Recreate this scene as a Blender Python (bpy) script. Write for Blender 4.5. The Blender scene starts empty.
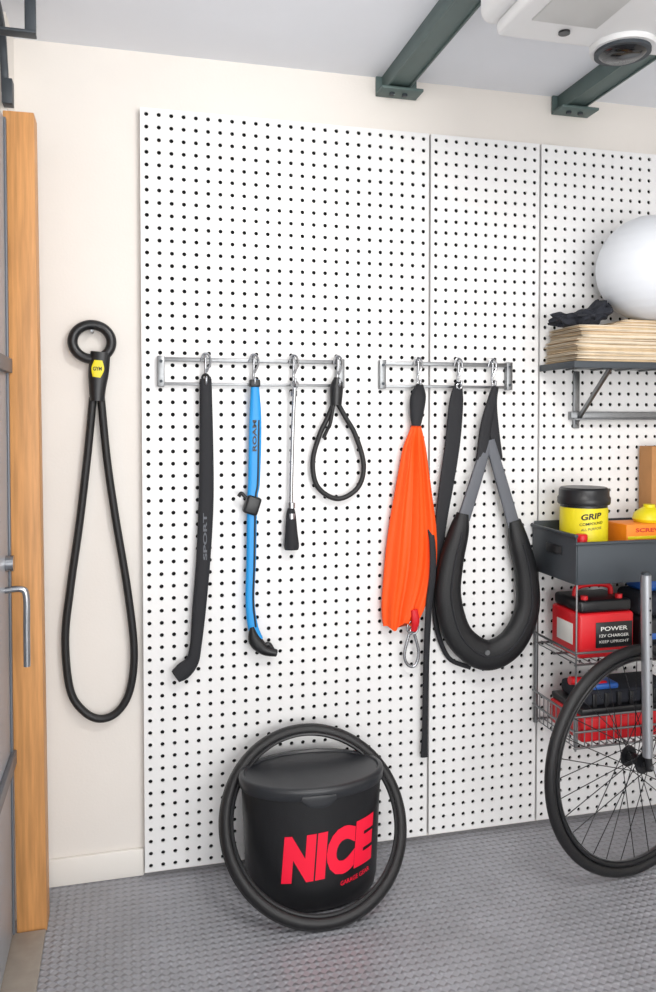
import bpy, bmesh, math, random
from mathutils import Vector, Matrix
from mathutils import noise as mn
random.seed(4)
S=bpy.context.scene
COL=S.collection
try: S.view_settings.view_transform='Standard'
except Exception: pass

# ---------------------------------------------------------------- materials
def lin(v):
    v/=255.0
    return v/12.92 if v<=0.04045 else ((v+0.055)/1.055)**2.4
def rgb(c): return (lin(c[0]),lin(c[1]),lin(c[2]),1)
MC={}
def mat(name,c,rough=.5,metal=0,noise=0.0,nscale=40,bump=0.0,bscale=200,coat=0,stretch=None):
    if name in MC: return MC[name]
    m=bpy.data.materials.new(name); m.use_nodes=True
    nt=m.node_tree; b=nt.nodes["Principled BSDF"]
    b.inputs["Base Color"].default_value=rgb(c)
    b.inputs["Roughness"].default_value=rough
    b.inputs["Metallic"].default_value=metal
    if coat: b.inputs["Coat Weight"].default_value=coat
    tc=nt.nodes.new("ShaderNodeTexCoord"); src=tc.outputs["Object"]
    if stretch:
        mp=nt.nodes.new("ShaderNodeMapping"); mp.inputs["Scale"].default_value=stretch
        nt.links.new(src,mp.inputs[0]); src=mp.outputs[0]
    if noise>0:
        n=nt.nodes.new("ShaderNodeTexNoise"); n.inputs["Scale"].default_value=nscale; n.inputs["Detail"].default_value=5
        nt.links.new(src,n.inputs["Vector"])
        r=nt.nodes.new("ShaderNodeValToRGB")
        r.color_ramp.elements[0].position=.3; r.color_ramp.elements[1].position=.7
        a=rgb(c)
        r.color_ramp.elements[0].color=tuple(x*(1-noise) for x in a[:3])+(1,)
        r.color_ramp.elements[1].color=tuple(min(1,x*(1+noise)) for x in a[:3])+(1,)
        nt.links.new(n.outputs["Fac"],r.inputs[0]); nt.links.new(r.outputs[0],b.inputs["Base Color"])
    if bump>0:
        n2=nt.nodes.new("ShaderNodeTexNoise"); n2.inputs["Scale"].default_value=bscale; n2.inputs["Detail"].default_value=3
        nt.links.new(src,n2.inputs["Vector"])
        bp=nt.nodes.new("ShaderNodeBump"); bp.inputs["Strength"].default_value=bump; bp.inputs["Distance"].default_value=.002
        nt.links.new(n2.outputs["Fac"],bp.inputs["Height"]); nt.links.new(bp.outputs[0],b.inputs["Normal"])
    MC[name]=m; return m

WALL=mat("wall_paint",(228,223,217),.75,noise=.02,nscale=3,bump=.15,bscale=120)
CEIL=mat("ceiling_paint",(232,235,241),.8,noise=.02,nscale=3)
TRIM=mat("trim_paint",(230,226,220),.45)
BOARD=mat("pegboard_paint",(233,233,233),.3,noise=.015,nscale=4,bump=.12,bscale=50)
DARK=mat("painted_hole_shade",(18,18,20),.9)  # near-black colour standing in for the shade inside holes
BLACK=mat("black_rubber",(20,20,22),.5,noise=.15,nscale=60,bump=.15)
TIRE=mat("tire_rubber",(22,22,24),.5,noise=.15,nscale=80,bump=.25)
BLKPL=mat("black_plastic",(20,21,24),.36)
WEB=mat("black_webbing",(27,28,33),.7,bump=.5,bscale=600)
PAD=mat("black_padding",(16,17,20),.55,bump=.35,bscale=250)
GREYWEB=mat("grey_webbing",(94,97,104),.55,bump=.4,bscale=500)
CHROME=mat("chrome",(172,174,178),.22,1)
STEEL=mat("brushed_steel",(134,136,138),.38,1,noise=.08,nscale=90)
ALU=mat("aluminium",(168,171,176),.4,.85)
DGREY=mat("dark_grey_metal",(62,68,74),.5,.3)
BEAM=mat("green_grey_paint",(84,102,100),.5,.1,noise=.06,nscale=10)
BLUE=mat("blue_rubber",(22,146,218),.4)
ORANGE=mat("orange_fabric",(255,86,8),.65,bump=.3,bscale=500)
RED=mat("red_plastic",(205,22,32),.38)
REDTXT=mat("red_print",(245,20,58),.5)
YEL=mat("yellow_label",(226,210,26),.4)
ORBOX=mat("orange_box_card",(240,136,26),.5)
WHITEP=mat("white_plastic",(224,225,226),.35)
OFFW=mat("off_white_plastic",(196,197,196),.4)
LENSM=mat("dark_glass",(26,27,30),.1)
BALL=mat("white_vinyl",(226,230,236),.4)
PAPER=mat("kraft_paper",(204,180,146),.8,noise=.10,nscale=30)
PAPER2=mat("pale_paper",(220,206,184),.8,noise=.06,nscale=30)
PAPER3=mat("tan_paper",(182,154,120),.8,noise=.08,nscale=30)
CARD=mat("cardboard",(178,128,80),.8,noise=.06,nscale=20)
CLOTH=mat("navy_cloth",(30,33,42),.85,bump=.4,bscale=400)
WOOD=mat("pine_wood",(200,144,88),.5,noise=.20,nscale=6,bump=.1,bscale=20,stretch=(14,14,.8))
DOORM=mat("door_steel",(176,182,190),.4,.15,noise=.04,nscale=8)
DOORG=mat("door_grey_trim",(110,116,124),.45,.2)
SILL=mat("sill_stone",(158,150,140),.6,noise=.08,nscale=30)
BLUEP=mat("blue_plastic",(34,84,160),.4)
LID=mat("lid_plastic",(38,40,44),.36,bump=.1)
BODYB=mat("bucket_plastic",(20,21,24),.42,bump=.15,bscale=300)
TAN=mat("white_print",(225,225,220),.5)

# floor material: studded rubber tiles
FL=bpy.data.materials.new("floor_studded_rubber"); FL.use_nodes=True
nt=FL.node_tree; b=nt.nodes["Principled BSDF"]; L=nt.links
tc=nt.nodes.new("ShaderNodeTexCoord"); sp_=nt.nodes.new("ShaderNodeSeparateXYZ")
mp=nt.nodes.new("ShaderNodeMapping"); mp.inputs["Rotation"].default_value=(0,0,math.radians(45))
L.new(tc.outputs["Object"],mp.inputs[0]); L.new(mp.outputs[0],sp_.inputs[0])
def M(op,a,bv=None,nt=nt):
    n=nt.nodes.new("ShaderNodeMath"); n.operation=op
    for i,x in enumerate((a,bv)):
        if x is None: continue
        if isinstance(x,(int,float)): n.inputs[i].default_value=x
        else: nt.links.new(x,n.inputs[i])
    return n.outputs[0]
K=2*math.pi/0.034
sx=M('SINE',M('MULTIPLY',sp_.outputs[0],K)); sy=M('SINE',M('MULTIPLY',sp_.outputs[1],K))
pr=M('MULTIPLY',sx,sy); h=M('POWER',M('MAXIMUM',pr,0.0),0.6)
bp=nt.nodes.new("ShaderNodeBump"); bp.inputs["Strength"].default_value=.8; bp.inputs["Distance"].default_value=.005
L.new(h,bp.inputs["Height"]); L.new(bp.outputs[0],b.inputs["Normal"])
nz=nt.nodes.new("ShaderNodeTexNoise"); nz.inputs["Scale"].default_value=5; L.new(tc.outputs["Object"],nz.inputs["Vector"])
cr=nt.nodes.new("ShaderNodeValToRGB"); cr.color_ramp.elements[0].position=.3; cr.color_ramp.elements[1].position=.7
cr.color_ramp.elements[0].color=rgb((144,145,150)); cr.color_ramp.elements[1].color=rgb((155,156,162))
L.new(nz.outputs["Fac"],cr.inputs[0]); L.new(cr.outputs[0],b.inputs["Base Color"])
b.inputs["Roughness"].default_value=.24

# ---------------------------------------------------------------- builders
def E(name,loc=(0,0,0)):
    e=bpy.data.objects.new(name,None); e.location=loc; e.empty_display_size=.05; COL.objects.link(e); return e
def fin(name,bm,m,parent=None,smooth=False):
    bmesh.ops.recalc_face_normals(bm,faces=bm.faces)
    me=bpy.data.meshes.new(name); bm.to_mesh(me); bm.free()
    ms=m if isinstance(m,(list,tuple)) else [m]
    for q in ms: me.materials.append(q)
    if smooth:
        for p in me.polygons: p.use_smooth=True
        try: me.set_sharp_from_angle(angle=math.radians(40))
        except Exception: pass
    o=bpy.data.objects.new(name,me); COL.objects.link(o)
    if parent:
        o.parent=parent; o.matrix_parent_inverse=Matrix.Translation(-parent.location)
    return o
def box(name,x,y,z,m,parent=None,bev=.002,seg=2,rot=None):
    bm=bmesh.new(); bmesh.ops.create_cube(bm,size=1)
    c=Vector(((x[0]+x[1])/2,(y[0]+y[1])/2,(z[0]+z[1])/2))
    for v in bm.verts:
        v.co=Vector((v.co.x*(x[1]-x[0]),v.co.y*(y[1]-y[0]),v.co.z*(z[1]-z[0])))
    if bev>0: bmesh.ops.bevel(bm,geom=bm.edges[:],offset=bev,segments=seg,affect='EDGES',profile=.5)
    if rot is not None: bmesh.ops.transform(bm,matrix=rot.to_4x4(),verts=bm.verts)
    bmesh.ops.translate(bm,vec=c,verts=bm.verts)
    return fin(name,bm,m,parent,bev>0)
def cat(pts,n,closed=False):
    P=[Vector(p) for p in pts]; out=[]; N=len(P)
    rng=range(N if closed else N-1)
    for i in rng:
        if closed: a,b_,c_,d=P[(i-1)%N],P[i],P[(i+1)%N],P[(i+2)%N]
        else:
            b_,c_=P[i],P[i+1]; a=P[i-1] if i>0 else b_*2-c_; d=P[i+2] if i+2<N else c_*2-b_
        for k in range(n):
            t=k/n
            out.append(.5*((2*b_)+(c_-a)*t+(2*a-5*b_+4*c_-d)*t*t+(3*b_-a-3*c_+d)*t**3))
    if not closed: out.append(P[-1])
    return out
def sweep(name,pts,w,m,parent=None,t=None,ref=(0,-1,0),closed=False,n=8,seg=14,ex=1.0):
    """pts list of xyz, w half width (scalar/list), t half thickness along ref"""
    N=len(pts)
    ws=w if isinstance(w,(list,tuple)) else [w]*N
    ts=(t if isinstance(t,(list,tuple)) else [t]*N) if t is not None else ws
    P=cat([tuple(p) for p in pts],n,closed)
    W=cat([(a,b_,0) for a,b_ in zip(ws,ts)],n,closed)
    bm=bmesh.new(); rings=[]; ref=Vector(ref); Q=len(P); prevN=None
    for i,p in enumerate(P):
        a=P[(i-1)%Q] if (closed or i>0) else P[i]; c_=P[(i+1)%Q] if (closed or i<Q-1) else P[i]
        T=(c_-a).normalized()
        Nn=ref-T*ref.dot(T)
        if Nn.length<1e-3: Nn=prevN or Vector((1,0,0))
        Nn.normalize(); prevN=Nn; B=T.cross(Nn)
        r=[]
        for k in range(seg):
            f=2*math.pi*k/seg; cc,ss=math.cos(f),math.sin(f)
            cx=math.copysign(abs(cc)**ex,cc); cy=math.copysign(abs(ss)**ex,ss)
            r.append(bm.verts.new(p+B*cx*W[i].x+Nn*cy*W[i].y))
        rings.append(r)
    for i in range(Q if closed else Q-1):
        A,B2=rings[i],rings[(i+1)%Q]
        for k in range(seg): bm.faces.new((A[k],A[(k+1)%seg],B2[(k+1)%seg],B2[k]))
    if not closed:
        bm.faces.new(rings[0]); bm.faces.new(rings[-1][::-1])
    return fin(name,bm,m,parent,True)
def cyl(name,p0,p1,r,m,parent=None,r2=None,seg=24):
    p0,p1=Vector(p0),Vector(p1); d=p1-p0
    bm=bmesh.new(); bmesh.ops.create_cone(bm,cap_ends=True,segments=seg,radius1=r,radius2=r if r2 is None else r2,depth=d.length)
    q=d.to_track_quat('Z','Y').to_matrix().to_4x4(); q.translation=(p0+p1)/2
    bmesh.ops.transform(bm,matrix=q,verts=bm.verts)
    return fin(name,bm,m,parent,True)
def lathe(name,prof,c,m,parent=None,seg=40,sx=1,sy=1,mats=None):
    bm=bmesh.new(); rings=[]
    for (r,z) in prof:
        rings.append([bm.verts.new((c[0]+sx*r*math.cos(2*math.pi*k/seg),c[1]+sy*r*math.sin(2*math.pi*k/seg),c[2]+z)) for k in range(seg)])
    for i in range(len(rings)-1):
        for k in range(seg):
            f=bm.faces.new((rings[i][k],rings[i][(k+1)%seg],rings[i+1][(k+1)%seg],rings[i+1][k]))
            if mats: f.material_index=mats[i]
    bm.faces.new(rings[0][::-1]); f=bm.faces.new(rings[-1])
    if mats: f.material_index=mats[-1]
    return fin(name,bm,m,parent,True)
def torus(name,R,r,Mx,m,parent=None,seg=96,ms=14,sr=1.0):
    bm=bmesh.new(); rings=[]
    for i in range(seg):
        a=2*math.pi*i/seg; rr=[]
        for k in range(ms):
            b_=2*math.pi*k/ms
            x=(R+r*math.cos(b_)); rr.append(bm.verts.new(Mx@Vector((x*math.cos(a),r*sr*math.sin(b_),x*math.sin(a)))))
        rings.append(rr)
    for i in range(seg):
        A,B2=rings[i],rings[(i+1)%seg]
        for k in range(ms): bm.faces.new((A[k],A[(k+1)%ms],B2[(k+1)%ms],B2[k]))
    return fin(name,bm,m,parent,True)
def text(name,body,cx,cz,w,h,place,m,parent,offset=.03,shear=.25,rot=0):
    cu=bpy.data.curves.new(name+"_c",'FONT'); cu.body=body; cu.offset=offset; cu.shear=shear; cu.resolution_u=4
    if offset>.05: cu.space_character=1.08
    o=bpy.data.objects.new(name+"_tmp",cu); COL.objects.link(o)
    bpy.context.view_layer.update()
    me=bpy.data.meshes.new_from_object(o.evaluated_get(bpy.context.evaluated_depsgraph_get()))
    bpy.data.objects.remove(o)
    bm=bmesh.new(); bm.from_mesh(me)
    xs=[v.co.x for v in bm.verts]; ys=[v.co.y for v in bm.verts]
    x0,x1,y0,y1=min(xs),max(xs),min(ys),max(ys)
    for _ in range(4):
        es=[e for e in bm.edges if e.calc_length()>.09]
        if not es: break
        bmesh.ops.subdivide_edges(bm,edges=es,cuts=1)
        bmesh.ops.triangulate(bm,faces=bm.faces)
    cr,sr=math.cos(rot),math.sin(rot)
    for v in bm.verts:
        a=(v.co.x-(x0+x1)/2)/(x1-x0)*w; b_=(v.co.y-(y0+y1)/2)/(y1-y0)*h
        v.co=place(cx+a*cr-b_*sr,cz+a*sr+b_*cr)
    return fin(name,bm,m,parent)

# ---------------------------------------------------------------- room
box("floor",(-1.6,2.7),(-4.6,.1),(-.1,0),FL,bev=0)
box("wall_back",(-1.6,2.7),(0,.1),(0,2.63),WALL,bev=0)
box("wall_right",(2.6,2.7),(-4.6,0),(0,2.63),WALL,bev=0)
box("ceiling",(-1.6,2.7),(-4.6,.1),(2.63,2.73),CEIL,bev=0)
wl=E("wall_left",(-.42,-1,0))
box("wall_section",(-.46,-.37),(-.16,0),(0,2.63),WALL,wl,bev=0)
box("wall_header",(-.46,-.40),(-1.3,-.16),(2.345,2.63),WALL,wl,bev=0)
box("wall_section_front",(-.46,-.40),(-4.6,-1.3),(0,2.63),WALL,wl,bev=0)
box("baseboard_back",(-.36,.0),(-.014,0),(0,.088),TRIM,bev=.004)
box("trim_1",(-.365,-.283),(-.235,-.155),(0.002,2.327),WOOD,bev=.003,rot=Matrix.Rotation(math.radians(-.32),3,'Y'))      # timber jamb
box("trim_2",(-.40,-.279),(-1.3,-.240),(0,.012),SILL,bev=.003)          # sill
d=E("door_1",(-.38,-.8,1.1))
box("slab",(-.40,-.366),(-1.25,-.243),(.02,2.30),DOORM,d)
box("stile",(-.366,-.360),(-.262,-.243),(.02,2.30),DOORG,d)
box("rail_mid",(-.366,-.352),(-1.2,-.243),(.50,.54),DOORG,d)
box("rail_up",(-.366,-.352),(-1.2,-.243),(1.60,1.64),DOORG,d)
cyl("lock",(-.366,-.31,1.08),(-.345,-.31,1.08),.022,CHROME,d)
sweep("handle",[(-.366,-.33,1.01),(-.325,-.33,1.012),(-.312,-.33,.99),(-.312,-.33,.90),(-.312,-.33,.80)],.009,CHROME,d,ref=(0,1,0))
# door track hardware in the upper left corner
g=E("door_track",(-.33,-.4,2.5))
sweep("rail",[(-.372,-.17,2.40),(-.372,-.19,2.47),(-.37,-.28,2.56),(-.37,-.6,2.60)],.012,DGREY,g,ref=(1,0,0),t=.010,ex=.4)
box("flag_bracket",(-.378,-.35),(-.20,-.16),(2.36,2.43),DGREY,g)
box("hanger",(-.300,-.272),(-.34,-.32),(2.50,2.63),DGREY,g)
box("hanger_foot",(-.40,-.272),(-.35,-.31),(2.495,2.503),DGREY,g)

# ---------------------------------------------------------------- pegboards
def pegboard(name,x0,x1,z0,z1,nc,nr,yf=-.03,r=.0066):
    bm=bmesh.new(); cw=(x1-x0)/nc; ch=(z1-z0)/nr; cache={}
    def gv(x,y,z):
        k=(round(x,5),round(y,5),round(z,5))
        if k not in cache: cache[k]=bm.verts.new((x,y,z))
        return cache[k]
    for i in range(nc):
        for j in range(nr):
            cx=x0+(i+.5)*cw; cz=z0+(j+.5)*ch; o=[];c_=[];dn=[]
            for k in range(8):
                sxx=[1,1,0,-1,-1,-1,0,1][k]; szz=[0,1,1,1,0,-1,-1,-1][k]
                o.append(gv(cx+sxx*cw/2,yf,cz+szz*ch/2))
            for k in range(16):
                a=2*math.pi*k/16
                c_.append(bm.verts.new((cx+r*math.cos(a),yf,cz+r*math.sin(a))))
                dn.append(bm.verts.new((cx+r*math.cos(a),yf+.005,cz+r*math.sin(a))))
            for k in range(8):
                k2=(k+1)%8
                bm.faces.new((o[k],o[k2],c_[(2*k+2)%16],c_[2*k+1],c_[2*k]))
            for k in range(16):
                k2=(k+1)%16
                bm.faces.new((c_[k],c_[k2],dn[k2],dn[k]))
    bmesh.ops.recalc_face_normals(bm,faces=bm.faces)
    if sum(f.normal.y for f in bm.faces if abs(f.normal.y)>.9)>0:
        bmesh.ops.reverse_faces(bm,faces=bm.faces)
    def quad(a,mi=0):
        f=bm.faces.new([bm.verts.new(p) for p in a]); f.material_index=mi
    yb=-.001
    quad([(x0,yf,z0),(x0,yf,z1),(x0,yb,z1),(x0,yb,z0)])
    quad([(x1,yf,z0),(x1,yf,z1),(x1,yb,z1),(x1,yb,z0)])
    quad([(x0,yf,z1),(x1,yf,z1),(x1,yb,z1),(x0,yb,z1)])
    quad([(x0,yf,z0),(x1,yf,z0),(x1,yb,z0),(x0,yb,z0)])
    quad([(x0,yf+.010,z0),(x1,yf+.010,z0),(x1,yf+.010,z1),(x0,yf+.010,z1)],1)  # black sheet behind the perforations, shade of the gap put in as colour
    me=bpy.data.meshes.new(name); bm.to_mesh(me); bm.free()
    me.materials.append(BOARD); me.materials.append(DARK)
    ob=bpy.data.objects.new(name,me); COL.objects.link(ob); return ob
pegboard("pegboard",.002,.963,.018,2.447,25,62)
pegboard("pegboard",.971,1.380,.018,2.447,11,62)
pegboard("pegboard",1.388,2.30,.018,2.447,24,62)

# ---------------------------------------------------------------- ceiling beams, opener
for (x0,x1) in ((.800,.880),(1.460,1.540)):
    g=E("ceiling_bracket_beam",((x0+x1)/2,-.8,2.6))
    box("side_left",(x0,x0+.006),(-2.2,-.004),(2.575,2.63),BEAM,g,.001)
    box("side_right",(x1-.006,x1),(-2.2,-.004),(2.575,2.63),BEAM,g,.001)
    box("web",(x0+.006,x1-.006),(-2.2,-.004),(2.580,2.585),BEAM,g,.001)
    box("end_plate",(x0-.02,x1+.045),(-.08,-.004),(2.565,2.575),BEAM,g,.003)
    box("end_cap",(x0-.02,x1+.045),(-.012,-.002),(2.565,2.63),BEAM,g,.002)
    for dx in (-.015,.03): cyl("bolt",((x0+x1)/2+dx,-.045,2.565),((x0+x1)/2+dx,-.045,2.557),.009,DGREY,g,seg=6)
# opener: white box with a stepped underside tray and a recessed dark lens
g=E("garage_door_opener",(1.15,-1,2.5))
box("housing",(.80,1.50),(-1.35,-.77),(2.44,2.56),WHITEP,g,.03,6)
box("underside_tray",(.835,1.47),(-1.33,-.80),(2.405,2.445),WHITEP,g,.014,4)
box("tray_inset",(.88,1.05),(-1.28,-.90),(2.402,2.407),OFFW,g,.002)
cyl("indicator",(.985,-.865,2.408),(.985,-.865,2.400),.014,LENSM,g)
cyl("lens_bezel",(1.165,-.835,2.445),(1.165,-.835,2.392),.084,WHITEP,g,r2=.078,seg=56)
cyl("lens_ring",(1.165,-.835,2.393),(1.165,-.835,2.384),.068,DGREY,g,seg=56)
cyl("lens",(1.165,-.835,2.385),(1.165,-.835,2.376),.058,LENSM,g,r2=.045,seg=56)
for x in (.92,1.32): box("hanger_strap",(x,x+.03),(-1.2,-1.17),(2.55,2.63),STEEL,g)

# ---------------------------------------------------------------- hook rails
def hook(x,g,zt=1.667):
    sweep("hook",[(x,-.043,zt-.012),(x,-.05,zt+.008),(x,-.064,zt+.0),(x,-.062,zt-.03),(x,-.058,zt-.055),(x,-.066,zt-.085),(x,-.083,zt-.083),(x,-.088,zt-.062)],.0045,CHROME,g,ref=(1,0,0),seg=10)
    sweep("hook_loop",[(x-.014,-.058,zt-.012),(x-.006,-.06,zt+.012),(x+.010,-.060,zt+.010),(x+.016,-.058,zt-.014),(x+.004,-.06,zt-.045)],.0034,CHROME,g,seg=8)
def rail(x0,x1,hooks):
    g=E("hook_rail",((x0+x1)/2,-.05,1.62))
    box("bar_top",(x0,x1),(-.052,-.042),(1.655,1.668),STEEL,g,.002)
    box("bar_bottom",(x0,x1),(-.050,-.044),(1.580,1.589),STEEL,g,.001)
    for x in (x0,x1-.022):
        box("end_plate",(x,x+.022),(-.053,-.030),(1.575,1.672),STEEL,g,.002)
        for z in (1.655,1.592): cyl("screw",(x+.011,-.053,z),(x+.011,-.056,z),.005,DGREY,g,seg=12)
    for x in hooks: hook(x,g)
rail(.050,.659,(.199,.353,.484,.633))
rail(.782,1.270,(.914,1.061,1.188))

# ---------------------------------------------------------------- hanging items
g=E("hockey_stick",(.19,-.06,1.2))
pts=[(.198,-.072,1.60),(.200,-.066,1.41),(.199,-.062,1.215),(.189,-.062,1.023),(.175,-.062,.863),(.164,-.062,.75),(.152,-.062,.70),(.125,-.062,.672),(.100,-.062,.655)]
sweep("shaft",pts,[.019,.022,.024,.023,.022,.019,.022,.028,.022],WEB,g,t=[.012]*7+[.011,.010],ex=.7)
torus("hanging_eye",.010,.004,Matrix.Translation((.198,-.072,1.604)),BLKPL,g,seg=20,ms=8)
text("print","SPORT",.0,1.10,.15,.012,lambda x,z:Vector((.194-(z-1.10),-.0748,1.10+x)),GREYWEB,g,shear=0)
g=E("blue_paddle_strap",(.35,-.06,1.2))
sweep("band",[(.354,-.076,1.60),(.357,-.066,1.47),(.353,-.062,1.276),(.347,-.062,1.211),(.343,-.062,1.017),(.339,-.062,.886),(.348,-.062,.80),(.366,-.062,.755)],[.012,.020,.020,.017,.016,.015,.017,.016],BLUE,g,t=.010,ex=.7)
sweep("edge_line",[(.367,-.0745,1.47),(.364,-.0725,1.276),(.356,-.0725,1.211),(.352,-.0725,1.017),(.348,-.0725,.886),(.356,-.0725,.80)],.003,BLKPL,g,t=.002)
sweep("tip",[(.343,-.064,.80),(.355,-.064,.755),(.385,-.064,.722),(.425,-.064,.708)],[.008,.022,.018,.012],BLKPL,g,t=.014)
sweep("tip_loop",[(.36,-.062,.755),(.38,-.062,.735),(.40,-.062,.738),(.412,-.062,.72)],.008,BLKPL,g)
box("buckle",(.322,.370),(-.082,-.045),(1.165,1.225),BLKPL,g,.008,3,Matrix.Rotation(math.radians(18),3,'Y'))
sweep("buckle_tail",[(.325,-.075,1.22),(.311,-.072,1.235),(.302,-.07,1.225)],.006,BLKPL,g)
box("collar",(.337,.371),(-.088,-.055),(1.575,1.60),BLKPL,g,.005)
text("print","ROAM",0,1.42,.10,.013,lambda x,z:Vector((.353-(z-1.42),-.0775,1.42+x)),BLKPL,g,shear=0)
g=E("wire_brush",(.48,-.06,1.3))
torus("eye",.011,.003,Matrix.Translation((.484,-.080,1.585)),CHROME,g,seg=24,ms=8)
sweep("rod",[(.484,-.078,1.573),(.480,-.068,1.45),(.476,-.062,1.27),(.475,-.06,1.18)],.0065,CHROME,g)
for z in (1.565,1.20,1.165): cyl("ferrule",(.476+(z-1.18)*.02,-.064,z),(.476+(z-1.18)*.02,-.064,z-.018),.012,CHROME,g)
sweep("bristle_head",[(.475,-.06,1.185),(.475,-.06,1.16),(.476,-.06,1.10),(.477,-.06,1.06),(.477,-.06,1.045)],[.010,.016,.021,.025,.023],WEB,g,t=[.010,.014,.018,.02,.018])
g=E("cable_loop",(.63,-.06,1.4))
sweep("grip",[(.628,-.070,1.61),(.628,-.066,1.58),(.626,-.062,1.52)],[.010,.022,.020],BLKPL,g,t=[.01,.018,.018])
sweep("cord",[(.622,-.056,1.53),(.600,-.056,1.478),(.572,-.056,1.42),(.549,-.056,1.332),(.566,-.056,1.249),(.634,-.056,1.208),(.703,-.056,1.243),(.724,-.056,1.320),(.695,-.056,1.42),(.660,-.056,1.48),(.632,-.056,1.53)],.0085,BLACK,g)
sweep("cord_inner",[(.618,-.070,1.53),(.606,-.068,1.46),(.598,-.062,1.44),(.585,-.056,1.41)],.006,BLACK,g)
g=E("resistance_cord",(-.14,-.03,1.3))
sweep("ring",[(-.147+.058*math.cos(a),-.030,1.712+.053*math.sin(a)) for a in [2*math.pi*k/16 for k in range(16)]],.0155,BLKPL,g,closed=True,n=4)
sweep("body",[(-.122,-.034,1.680),(-.128,-.036,1.62),(-.132,-.034,1.57),(-.133,-.032,1.53)],[.030,.031,.026,.022],BLKPL,g,t=.018)
sweep("label",[(-.128,-.0532,1.654),(-.130,-.0545,1.628),(-.134,-.0530,1.602)],[.012,.019,.012],YEL,g,t=.002)
text("label_print","GYM",-.131,1.628,.026,.012,lambda x,z:Vector((x,-.0572,z)),BLACK,g,shear=0)
sweep("cord",[(-.146,-.024,1.54),(-.162,-.024,1.377),(-.188,-.024,1.159),(-.219,-.024,.942),(-.235,-.024,.786),(-.222,-.024,.628),(-.181,-.024,.555),(-.130,-.024,.527),(-.078,-.024,.546),(-.040,-.024,.613),(-.027,-.024,.740),(-.046,-.024,.933),(-.080,-.024,1.156),(-.105,-.024,1.345),(-.122,-.024,1.54)],.0122,BLACK,g)
cyl("nail",(-.147,0,1.744),(-.147,-.055,1.744),.004,STEEL,g)
# orange cloth bag: thin hanging fabric with broad vertical folds
g=E("orange_cloth_bag",(.89,-.07,1.1))
rows=[(.895,.922,1.458,.010),(.884,.930,1.43,.014),(.862,.942,1.375,.018),(.847,.953,1.30,.021),(.830,.966,1.21,.023),(.814,.979,1.12,.024),(.803,.984,1.04,.025),(.796,.981,.97,.025),(.790,.966,.90,.025),(.787,.944,.84,.024),(.789,.928,.80,.022),(.793,.914,.772,.018)]
R4=cat([(a,b_,z) for a,b_,z,_ in rows],6); T4=cat([(t,0,0) for *_,t in rows],6)
bm=bmesh.new(); rings=[]; SG=120
for i,(q,tt) in enumerate(zip(R4,T4)):
    cx=(q.x+q.y)/2; hw=(q.y-q.x)/2; rr=[]; f=i/len(R4)
    for k in range(SG):
        a=2*math.pi*k/SG; ca=math.copysign(abs(math.cos(a))**.75,math.cos(a)); sa=math.copysign(abs(math.sin(a))**.75,math.sin(a))
        u=ca+.25*(f-.5)
        rip=1+(.38*math.sin(u*8.5+.9*math.sin(f*5))+.16*math.sin(u*19+2-3*f))*min(1,f*4+.25)*(1 if sa>0 else 0)
        x=cx+hw*ca; y=-.060-tt.x*sa*rip
        hem=max(0,(f-.8)/.2)
        z=q.z+.012*math.sin(u*6)*hem-.016*ca*(-1)*hem*.6
        rr.append(bm.verts.new((x,min(y,-.034),z)))
    rings.append(rr)
for i in range(len(rings)-1):
    for k in range(SG): bm.faces.new((rings[i][k],rings[i][(k+1)%SG],rings[i+1][(k+1)%SG],rings[i+1][k]))
bm.faces.new(rings[0][::-1]); bm.faces.new(rings[-1])
fin("bag",bm,ORANGE,g,True)
sweep("neck_tie",[(.914,-.08,1.59),(.912,-.07,1.55),(.908,-.067,1.49),(.906,-.067,1.45)],[.012,.028,.024,.016],WEB,g,t=.014)
sweep("strap",[(.945,-.045,1.30),(.952,-.052,1.15),(.957,-.088,1.06),(.957,-.094,.95),(.948,-.08,.82),(.947,-.06,.60),(.946,-.055,.40),(.945,-.052,.305)],[.006,.008,.011,.012,.012,.011,.011,.014],WEB,g,t=.005)
sweep("red_tab",[(.892,-.09,.83),(.898,-.09,.79),(.895,-.08,.755)],[.012,.014,.01],RED,g,t=.006)
sweep("carabiner",[(.893,-.066,.76),(.880,-.066,.73),(.866,-.066,.67),(.880,-.066,.635),(.905,-.066,.632),(.918,-.066,.67),(.908,-.066,.72)],.0055,CHROME,g,closed=True,n=6)
sweep("key_ring",[(.893+.02*math.cos(a),-.074,.765+.022*math.sin(a)) for a in [2*math.pi*k/10 for k in range(10)]],.0035,CHROME,g,closed=True,n=4)
# black strap
g=E("padded_strap",(1.02,-.06,1.2))
sweep("strap",[(1.054,-.080,1.60),(1.050,-.070,1.53),(1.043,-.060,1.401),(1.024,-.056,1.264),(1.004,-.054,1.127),(.992,-.05,.989),(.985,-.046,.85),(.995,-.044,.74),(1.04,-.040,.64),(1.12,-.040,.60)],[.012,.026,.028,.027,.022,.016,.011,.009,.008,.008],WEB,g,t=.006,ex=.6)
torus("eyelet",.009,.003,Matrix.Translation((1.054,-.086,1.585)),CHROME,g,seg=20,ms=8)
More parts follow.
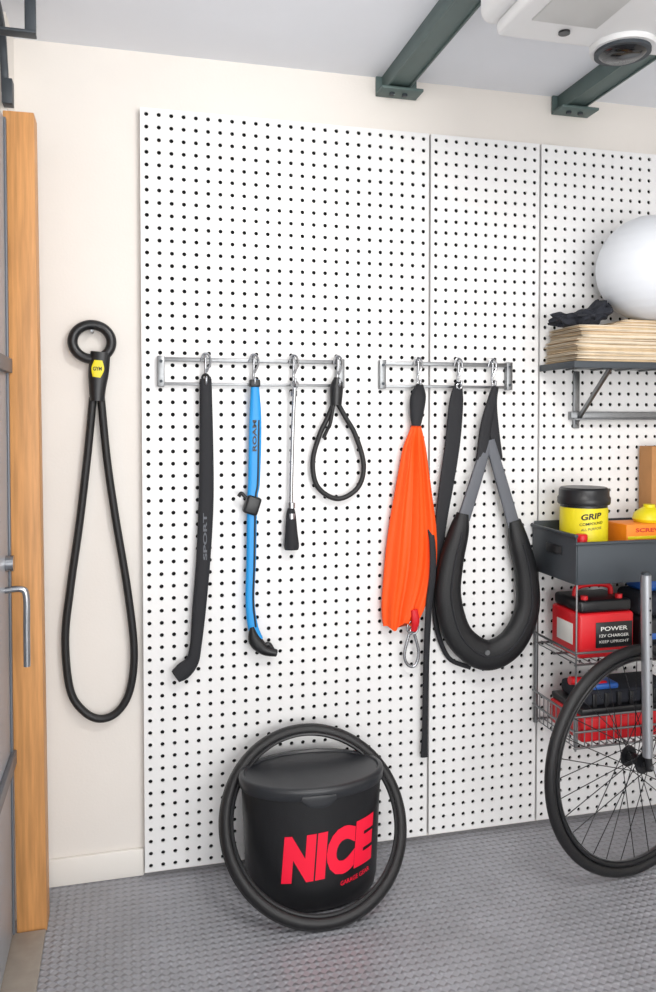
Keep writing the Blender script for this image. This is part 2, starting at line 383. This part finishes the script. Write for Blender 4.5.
# collar style harness
g=E("padded_harness",(1.16,-.08,1.0))
pp=[(1.070,1.15,.020),(1.056,1.09,.034),(1.028,.98,.042),(1.018,.86,.046),(1.058,.728,.050),(1.155,.655,.053),(1.253,.688,.050),(1.314,.80,.044),(1.311,.93,.041),(1.282,1.04,.036),(1.262,1.12,.024)]
sweep("pad",[(a,-.084,z) for a,z,_ in pp],[w for *_,w in pp],PAD,g,t=[.018]+[.030]*9+[.018],ex=.8,n=10,seg=20)
sweep("piping",[(a,-.114,z) for a,z,_ in pp[1:-1]],.0035,WEB,g)
sweep("edge_piping",[(a+(1.155-a)*.16,-.104,z+(.93-z)*.13) for a,z,_ in pp[1:-1]],.003,GREYWEB,g)
for nm,a,b_ in (("strap_a",(1.166,1.40),(1.072,1.13)),("strap_b",(1.172,1.40),(1.262,1.10))):
    P=[(a[0],-.075,a[1]),((a[0]+b_[0])/2,-.082,(a[1]+b_[1])/2),(b_[0],-.085,b_[1])]
    sweep(nm,P,[.018,.021,.023],GREYWEB,g,t=.009,ex=.6)
sweep("top_loop_a",[(1.186,-.086,1.585),(1.176,-.080,1.53),(1.158,-.076,1.45),(1.140,-.078,1.33)],[.010,.016,.020,.020],WEB,g,t=.009,ex=.6)
sweep("top_loop_b",[(1.190,-.084,1.585),(1.186,-.072,1.53),(1.190,-.070,1.45),(1.202,-.076,1.33)],[.010,.014,.018,.020],WEB,g,t=.008,ex=.6)
cyl("rivet",(1.15,-.113,.672),(1.15,-.117,.672),.009,STEEL,g)

# ---------------------------------------------------------------- bucket with rubber hoop
BX,BY=.506,-.228
g=E("oval_bucket",(BX,BY,0))
def rxy(z):
    t=max(0,min(1,z/.38)); return .204+.016*t,.128+.012*t
bm=bmesh.new(); rings=[]; SG=72
def oring(k,z,add=0):
    a,b_=rxy(z); return [bm.verts.new((BX+(a*k+add)*math.cos(2*math.pi*i/SG),BY+(b_*k+add)*math.sin(2*math.pi*i/SG),z)) for i in range(SG)]
lst=[(.5,.001,0),(.82,.001,0),(.91,.008,0),(.97,.025,0),(1,.058,0)]+[(1,.058+.295*i/10,0) for i in range(1,11)]+[(1,.364,0)]
for k,z,ad in lst: rings.append(oring(k,z,ad))
for i in range(len(rings)-1):
    for k in range(SG): bm.faces.new((rings[i][k],rings[i][(k+1)%SG],rings[i+1][(k+1)%SG],rings[i+1][k]))
bm.faces.new(rings[0][::-1]); bm.faces.new(rings[-1])
fin("body",bm,BODYB,g,True)
bm=bmesh.new(); rings=[]
for k,z,ad in [(1,.354,.001),(1,.354,.005),(1,.358,.007),(1,.378,.008),(1,.386,.006),(1,.390,.001),(1,.390,-.008),(1,.385,-.012),(.6,.387,0),(.2,.389,0)]: rings.append(oring(k,z,ad))
for i in range(len(rings)-1):
    for k in range(SG): bm.faces.new((rings[i][k],rings[i][(k+1)%SG],rings[i+1][(k+1)%SG],rings[i+1][k]))
bm.faces.new(rings[-1])
fin("lid",bm,LID,g,True)
def onb(x,z,off=.0015):
    a,b_=rxy(z); q=max(-.985,min(.985,(x-BX)/a)); th=math.asin(q)
    return Vector((BX+(a+off)*math.sin(th),BY-(b_+off)*math.cos(th),z))
sweep("lid_tab",[onb(BX-.060,.362,.006),onb(BX-.03,.354,.009),onb(BX+.01,.354,.009),onb(BX+.04,.362,.006)],[.008,.018,.018,.008],LID,g,t=.004,ex=.6)
text("lettering","NICE",BX+.028,.186,.305,.145,onb,REDTXT,g,offset=.075,shear=.22,rot=math.radians(5))
text("small_lettering","GARAGE GEAR",BX+.108,.094,.10,.014,onb,REDTXT,g,offset=.01,shear=.1,rot=math.radians(8))

g=E("rubber_hoop",(.505,-.25,.235))
ti=math.atan2(.350,.47)
Mx=Matrix.Translation((.508,-.256,.2375))@Matrix.Rotation(-ti,4,'X')
torus("tube",.2735,.0190,Mx,TIRE,g,seg=120,ms=18,sr=1.2)
torus("bead_a",.256,.006,Mx@Matrix.Translation((0,-.014,0)),BLKPL,g,seg=120,ms=8)
torus("tread_line",.292,.0022,Mx,BLKPL,g,seg=120,ms=6)

# ---------------------------------------------------------------- upper shelf and goods
g=E("wall_shelf",(1.8,-.15,1.65))
Y0,Y1=-.26,-.034
for y in [Y0+(Y1-Y0)*i/9 for i in range(10)]: cyl("wire",(1.385,y,1.655),(2.30,y,1.655),.0028,STEEL,g,seg=8)
for i in range(10): cyl("cross",(1.39+i*.1,Y0,1.650),(1.39+i*.1,Y1,1.650),.003,STEEL,g,seg=8)
box("front_lip",(1.383,2.30),(Y0-.006,Y0),(1.642,1.665),DGREY,g,.002)
box("side_lip",(1.383,1.389),(Y0,Y1),(1.642,1.665),DGREY,g,.002)
box("deck",(1.389,2.295),(Y0,Y1),(1.659,1.665),DGREY,g,.001)
for x in (1.53,2.1):
    sweep("brace",[(x,-.036,1.46),(x,-.245,1.645)],.008,STEEL,g,ref=(1,0,0),t=.006,ex=.4)
    box("upright",(x-.012,x+.012),(-.040,-.031),(1.44,1.645),STEEL,g,.002)
box("back_rail",(1.50,2.30),(-.055,-.031),(1.470,1.50),STEEL,g,.003)
box("back_rail_lip",(1.50,2.30),(-.075,-.055),(1.470,1.476),STEEL,g,.002)
g=E("paper_stack",(1.6,-.14,1.72))
z=1.6655
def sheetpack(x0,x1,y0,y1,z,hgt,m,droop=0):
    bm=bmesh.new(); NX,NY=20,8; top=[];bot=[]
    ph=random.uniform(0,6)
    for i in range(NX+1):
        ta=[];ba=[]
        for j in range(NY+1):
            u=i/NX; v=j/NY
            x=x0+(x1-x0)*u+.003*math.sin(v*5+ph); y=y0+(y1-y0)*v+.0025*math.sin(u*9+ph)
            edge=max(0,.10-u)/.10; dz=-droop*edge
            ta.append(bm.verts.new((x,y,z+hgt*(1-.3*edge**2)+dz)));ba.append(bm.verts.new((x,y,z+hgt*.25*edge**2+dz)))
        top.append(ta);bot.append(ba)
    for i in range(NX):
        for j in range(NY):
            bm.faces.new((top[i][j],top[i+1][j],top[i+1][j+1],top[i][j+1])); bm.faces.new((bot[i][j],bot[i][j+1],bot[i+1][j+1],bot[i+1][j]))
    for i in range(NX):
        for j in (0,NY): bm.faces.new((top[i][j],top[i+1][j],bot[i+1][j],bot[i][j]))
    for j in range(NY):
        for i in (0,NX): bm.faces.new((top[i][j],top[i][j+1],bot[i][j+1],bot[i][j]))
    return fin("sheets",bm,m,g,True)
k_=0
while z<1.786:
    hgt=random.choice((.0025,.003,.004,.006)); a=random.uniform(-.004,.008)+(.014 if k_>20 else 0)
    sheetpack(1.400+a,2.02+random.uniform(-.02,.02),-.252+random.uniform(0,.008),-.045,z,hgt-.0003,random.choice((PAPER,PAPER2,PAPER2,PAPER,PAPER3))); z+=hgt; k_+=1
zt=z
for q in range(6): sheetpack(1.53+q*.012,2.00,-.246+q*.002,-.06,zt+q*.0038,.0035,(PAPER3,PAPER2,PAPER)[q%3])
g=E("folded_cloth",(1.5,-.14,1.83))
bm=bmesh.new(); bmesh.ops.create_icosphere(bm,subdivisions=5,radius=1)
for v in bm.verts:
    p=v.co.copy(); n_=mn.noise(p*2.0)*.30+mn.noise(p*4.6)*.16
    zz=p.z*(.6+.6*max(0,p.x)); xx=1.472+.104*p.x*(1+n_)
    base=zt+.001+(.024 if xx>1.525 else 0)
    v.co=Vector((xx,-.165+.07*p.y*(1+n_),max(base,zt+.030+.046*zz*(1+n_*1.8)+.040*max(0,p.x)-.004+.012*mn.noise(p*3+Vector((3,1,2))))))
fin("cloth",bm,CLOTH,g,True)
g=E("exercise_ball",(1.69,-.215,2.02))
bm=bmesh.new(); bmesh.ops.create_uvsphere(bm,u_segments=96,v_segments=128,radius=.178)
for v in bm.verts:
    r_=v.co.length; lat=math.asin(max(-1,min(1,v.co.z/r_)))
    if abs(lat)<1.1: v.co*=1+.0014*math.cos(lat*34)
bmesh.ops.translate(bm,vec=(1.70,-.215,zt+.023+.179),verts=bm.verts)
fin("ball",bm,BALL,g,True)
cyl("valve",(1.70,-.392,zt+.205),(1.70,-.397,zt+.205),.008,WHITEP,g)

# ---------------------------------------------------------------- wall mounted storage unit
g=E("storage_rack",(1.75,-.18,.7))
X0,X1,YF,YB=1.365,2.10,-.318,-.036
box("tray_floor",(X0,X1),(YF,YB),(.935,.943),DGREY,g,.002)
box("tray_front",(X0,X1),(YF-.006,YF),(.935,1.070),DGREY,g,.003)
box("tray_side_l",(X0-.006,X0),(YF-.006,YB),(.935,1.095),DGREY,g,.003)
box("tray_side_r",(X1,X1+.006),(YF-.006,YB),(.935,1.095),DGREY,g,.003)
box("tray_back",(X0,X1),(YB-.004,YB),(.935,1.11),DGREY,g,.002)
box("tray_rim",(X0-.012,X1+.012),(YF-.014,YF-.002),(1.065,1.075),DGREY,g,.003)
box("tray_rim_l",(X0-.014,X0),(YF-.012,YB),(1.09,1.10),DGREY,g,.003)
box("tray_handle",(X0-.012,X0-.006),(-.24,-.14),(1.02,1.05),BLKPL,g,.004)
for x in (X0+.008,X1-.008):
    cyl("post",(x,YB-.008,.385),(x,YB-.008,.94),.008,STEEL,g,seg=12)
    cyl("hanger_rod",(x,YF+.01,.385),(x,YF+.01,.94),.0032,STEEL,g,seg=8)
def wires(z,step=.028):
    n_=int((X1-X0)/step)
    for i in range(n_+1): cyl("wire",(X0+.004+i*step,YF+.004,z),(X0+.004+i*step,YB-.004,z),.0022,STEEL,g,seg=6)
    for y in (YF+.006,(YF+YB)/2,YB-.006): cyl("rod",(X0,y,z-.004),(X1,y,z-.004),.004,STEEL,g,seg=8)
wires(.675); wires(.40)
for z in (.71,.50,.45):
    cyl("rim",(X0,YF+.003,z),(X1,YF+.003,z),.0042,STEEL,g,seg=8)
    cyl("rim_l",(X0+.002,YF,z),(X0+.002,YB,z),.0042,STEEL,g,seg=8)
for i in range(27): cyl("basket_wire",(X0+.01+i*.027,YF+.003,.40),(X0+.01+i*.027,YF+.003,.50),.002,STEEL,g,seg=6)
for i in range(10): cyl("basket_wire_l",(X0+.002,YF+.01+i*.028,.40),(X0+.002,YF+.01+i*.028,.50),.002,STEEL,g,seg=6)
# goods
g=E("yellow_tub",(1.475,-.2,1.0))
TX,TY=1.475,-.180
lathe("tub",[(.060,0),(.074,.004),(.078,.02),(.078,.10),(.080,.10),(.080,.225),(.078,.23),(.078,.238),(.086,.240),(.088,.246),(.088,.262),(.084,.268),(.083,.290),(.076,.297),(.02,.299)],(TX,TY,.9435),[BLKPL,YEL],g,mats=[0,0,0,1,1,1,0,0,0,0,0,0,0,0,0])
tw=lambda zc:(lambda x,z:Vector((TX-.0812*math.sin(.22-x/.08),TY-.0812*math.cos(.22-x/.08),zc+z)))
text("label","GRIP",0,0,.07,.020,tw(1.148),BLACK,g,shear=.2,rot=.12)
text("label_small","COMPOUND",0,0,.08,.009,tw(1.124),BLACK,g,shear=0,rot=.12,offset=.01)
text("label_smaller","ALL PURPOSE",0,0,.07,.008,tw(1.106),DGREY,g,shear=0,rot=.12,offset=0)
g=E("orange_carton",(1.66,-.2,1.0))
box("carton",(1.595,1.83),(-.25,-.13),(.944,1.115),ORBOX,g,.003)
box("flap",(1.60,1.825),(-.252,-.25),(1.065,1.075),YEL,g,.0005)
text("print","SCREWS",1.69,1.095,.12,.014,lambda x,z:Vector((x,-.2505,z)),RED,g,shear=0)
g=E("yellow_bottle",(1.76,-.2,1.1))
lathe("bottle",[(.050,0),(.056,.01),(.050,.03),(.03,.045),(.02,.05),(.02,.06)],(1.725,-.19,1.1155),[YEL],g)
g=E("red_jar",(1.41,-.29,1.0))
lathe("jar",[(.018,0),(.022,.006),(.022,.12),(.018,.13),(.020,.132),(.020,.148),(.016,.152)],(1.402,-.285,.9435),RED,g)
g=E("cardboard_box",(1.86,-.1,1.1))
box("carton",(1.785,2.05),(-.12,-.045),(.944,1.375),CARD,g,.003)
box("tape",(1.885,1.925),(-.1215,-.0435),(.944,1.3765),PAPER2,g,.0005)
g=E("red_battery_case",(1.5,-.2,.78))
box("body",(1.395,1.60),(-.29,-.11),(.681,.83),RED,g,.010,3)
box("top",(1.400,1.595),(-.285,-.115),(.83,.872),BLKPL,g,.012,3)
box("label",(1.455,1.592),(-.2925,-.29),(.715,.80),BLKPL,g,.001)
text("label_text","POWER",1.523,.778,.10,.014,lambda x,z:Vector((x,-.2932,z)),TAN,g,shear=0,offset=.01)
text("label_text_small","12V CHARGER",1.523,.755,.11,.010,lambda x,z:Vector((x,-.2932,z)),TAN,g,shear=0,offset=.01)
text("label_text_smaller","KEEP UPRIGHT",1.523,.735,.11,.009,lambda x,z:Vector((x,-.2932,z)),TAN,g,shear=0,offset=0)
box("label_side",(1.3935,1.395),(-.25,-.15),(.72,.79),TAN,g,.0005)
sweep("handle",[(1.43,-.20,.868),(1.44,-.20,.90),(1.50,-.20,.908),(1.56,-.20,.90),(1.57,-.20,.868)],.009,RED,g)
for x in (1.43,1.56): cyl("terminal",(x,-.26,.87),(x,-.26,.885),.012,RED,g)
g=E("black_tool_case",(1.72,-.2,.75))
box("body",(1.625,1.86),(-.29,-.10),(.681,.80),BLKPL,g,.012,3)
box("upper",(1.64,1.84),(-.27,-.12),(.80,.88),CLOTH,g,.02,4)
box("stripe",(1.632,1.855),(-.2925,-.29),(.73,.75),BLUEP,g,.0005)
g=E("blue_pouch",(1.72,-.2,.9))
box("pouch",(1.66,1.80),(-.25,-.14),(.8805,.932),BLUEP,g,.02,4)
g=E("tool_case",(1.6,-.2,.5))
box("base",(1.40,1.80),(-.30,-.09),(.404,.49),RED,g,.012,3)
box("band",(1.405,1.795),(-.295,-.095),(.49,.515),BLKPL,g,.006)
box("lid",(1.43,1.78),(-.28,-.11),(.515,.565),CLOTH,g,.016,3)
for i in range(7): box("rib",(1.45+i*.046,1.465+i*.046),(-.288,-.28),(.515,.56),BLKPL,g,.002)
box("blue_insert",(1.46,1.56),(-.27,-.18),(.565,.585),BLUEP,g,.008)
sweep("red_handle",[(1.385,-.25,.60),(1.42,-.25,.595),(1.47,-.25,.58),(1.52,-.25,.575)],.014,RED,g)

# ---------------------------------------------------------------- bicycle wheel with single sided fork
g=E("bicycle_wheel",(1.54,-.39,.375))
C=Matrix.Translation((1.541,-.390,.375))@Matrix.Rotation(math.radians(12),4,'Z')
torus("tyre",.3570,.0170,C,TIRE,g,seg=140,ms=14)
torus("rim",.334,.009,C,BLKPL,g,seg=140,ms=10,sr=1.3)
torus("rim_band",.3225,.002,C,STEEL,g,seg=140,ms=6,sr=3)
cyl("hub",C@Vector((0,-.035,0)),C@Vector((0,.035,0)),.017,BLKPL,g)
for s_ in (-1,1):
    cyl("flange",C@Vector((0,s_*.028,0)),C@Vector((0,s_*.033,0)),.034,BLKPL,g)
cyl("axle",C@Vector((0,-.068,0)),C@Vector((0,.045,0)),.007,STEEL,g)
bm=bmesh.new()
def addcyl(p0,p1,r,seg=6):
    dd=p1-p0; q=dd.to_track_quat('Z','Y').to_matrix().to_4x4(); q.translation=(p0+p1)/2
    res=bmesh.ops.create_cone(bm,cap_ends=True,segments=seg,radius1=r,radius2=r,depth=dd.length)
    bmesh.ops.transform(bm,matrix=q,verts=res['verts'])
for i in range(32):
    s_=-1 if i%2 else 1; aR=2*math.pi*i/32; cr_=1 if (i//2)%2 else -1; aH=aR+cr_*math.radians(68)
    addcyl(C@Vector((.030*math.cos(aH),s_*.030,.030*math.sin(aH))),C@Vector((.329*math.cos(aR),0,.329*math.sin(aR))),.0015)
fin("spokes",bm,BLKPL,g)
cyl("fork_leg",C@Vector((-.004,-.052,.03)),C@Vector((-.022,-.052,.61)),.0165,ALU,g)
cyl("fork_cap",C@Vector((-.022,-.052,.61)),C@Vector((-.022,-.052,.618)),.013,DGREY,g)
cyl("fork_dropout",C@Vector((0,-.054,-.014)),C@Vector((-.004,-.052,.04)),.012,BLKPL,g)
for k in range(12): cyl("hole_shade_disc",C@Vector((-.0066-k*.0012,-.067,.12+k*.038)),C@Vector((-.0066-k*.0012,-.0692,.12+k*.038)),.0035,DARK,g,seg=10)  # dark discs on the leg surface, painted shade in place of bored holes

# ---------------------------------------------------------------- lights
def area(name,loc,tgt,sx_,sy_,p,c):
    l=bpy.data.lights.new(name,'AREA'); l.shape='RECTANGLE'; l.size=sx_; l.size_y=sy_; l.energy=p; l.color=c
    o=bpy.data.objects.new(name,l); o.location=loc
    o.rotation_euler=(Vector(tgt)-Vector(loc)).to_track_quat('-Z','Y').to_euler(); COL.objects.link(o)
area("daylight_doorway",(.8,-4.4,1.3),(.5,0,1.6),2.8,2.0,92,(1,.99,.975))  # daylight from the unseen doorway, set low and tipped up to brighten the ceiling
area("added_warm_area",(.75,-1.6,2.58),(.7,0,1.2),.6,.5,28,(1,.965,.92))  # unseen area light without a fixture, added to warm the pegboard
w=bpy.data.worlds.new("world"); S.world=w; w.use_nodes=True
w.node_tree.nodes["Background"].inputs[0].default_value=(.94,.965,1,1); w.node_tree.nodes["Background"].inputs[1].default_value=.95

# ---------------------------------------------------------------- camera
f=800; psi=.2458; p=math.radians(1.64)
s,c=math.sin(psi),math.cos(psi); sp,cp=math.sin(p),math.cos(p)
Fv=Vector((s*cp,c*cp,-sp)); Rv=Vector((c,-s,0)); Uv=Vector((s*sp,c*sp,cp))
cd=bpy.data.cameras.new("camera"); co=bpy.data.objects.new("camera",cd); COL.objects.link(co)
m3=Matrix((Rv,Uv,-Fv)).transposed()
co.matrix_world=Matrix.Translation((-.043,-2.623,1.47))@m3.to_4x4()
cd.sensor_width=36; cd.lens=f*36/992; cd.shift_y=-(496-442.9)/992
S.camera=co
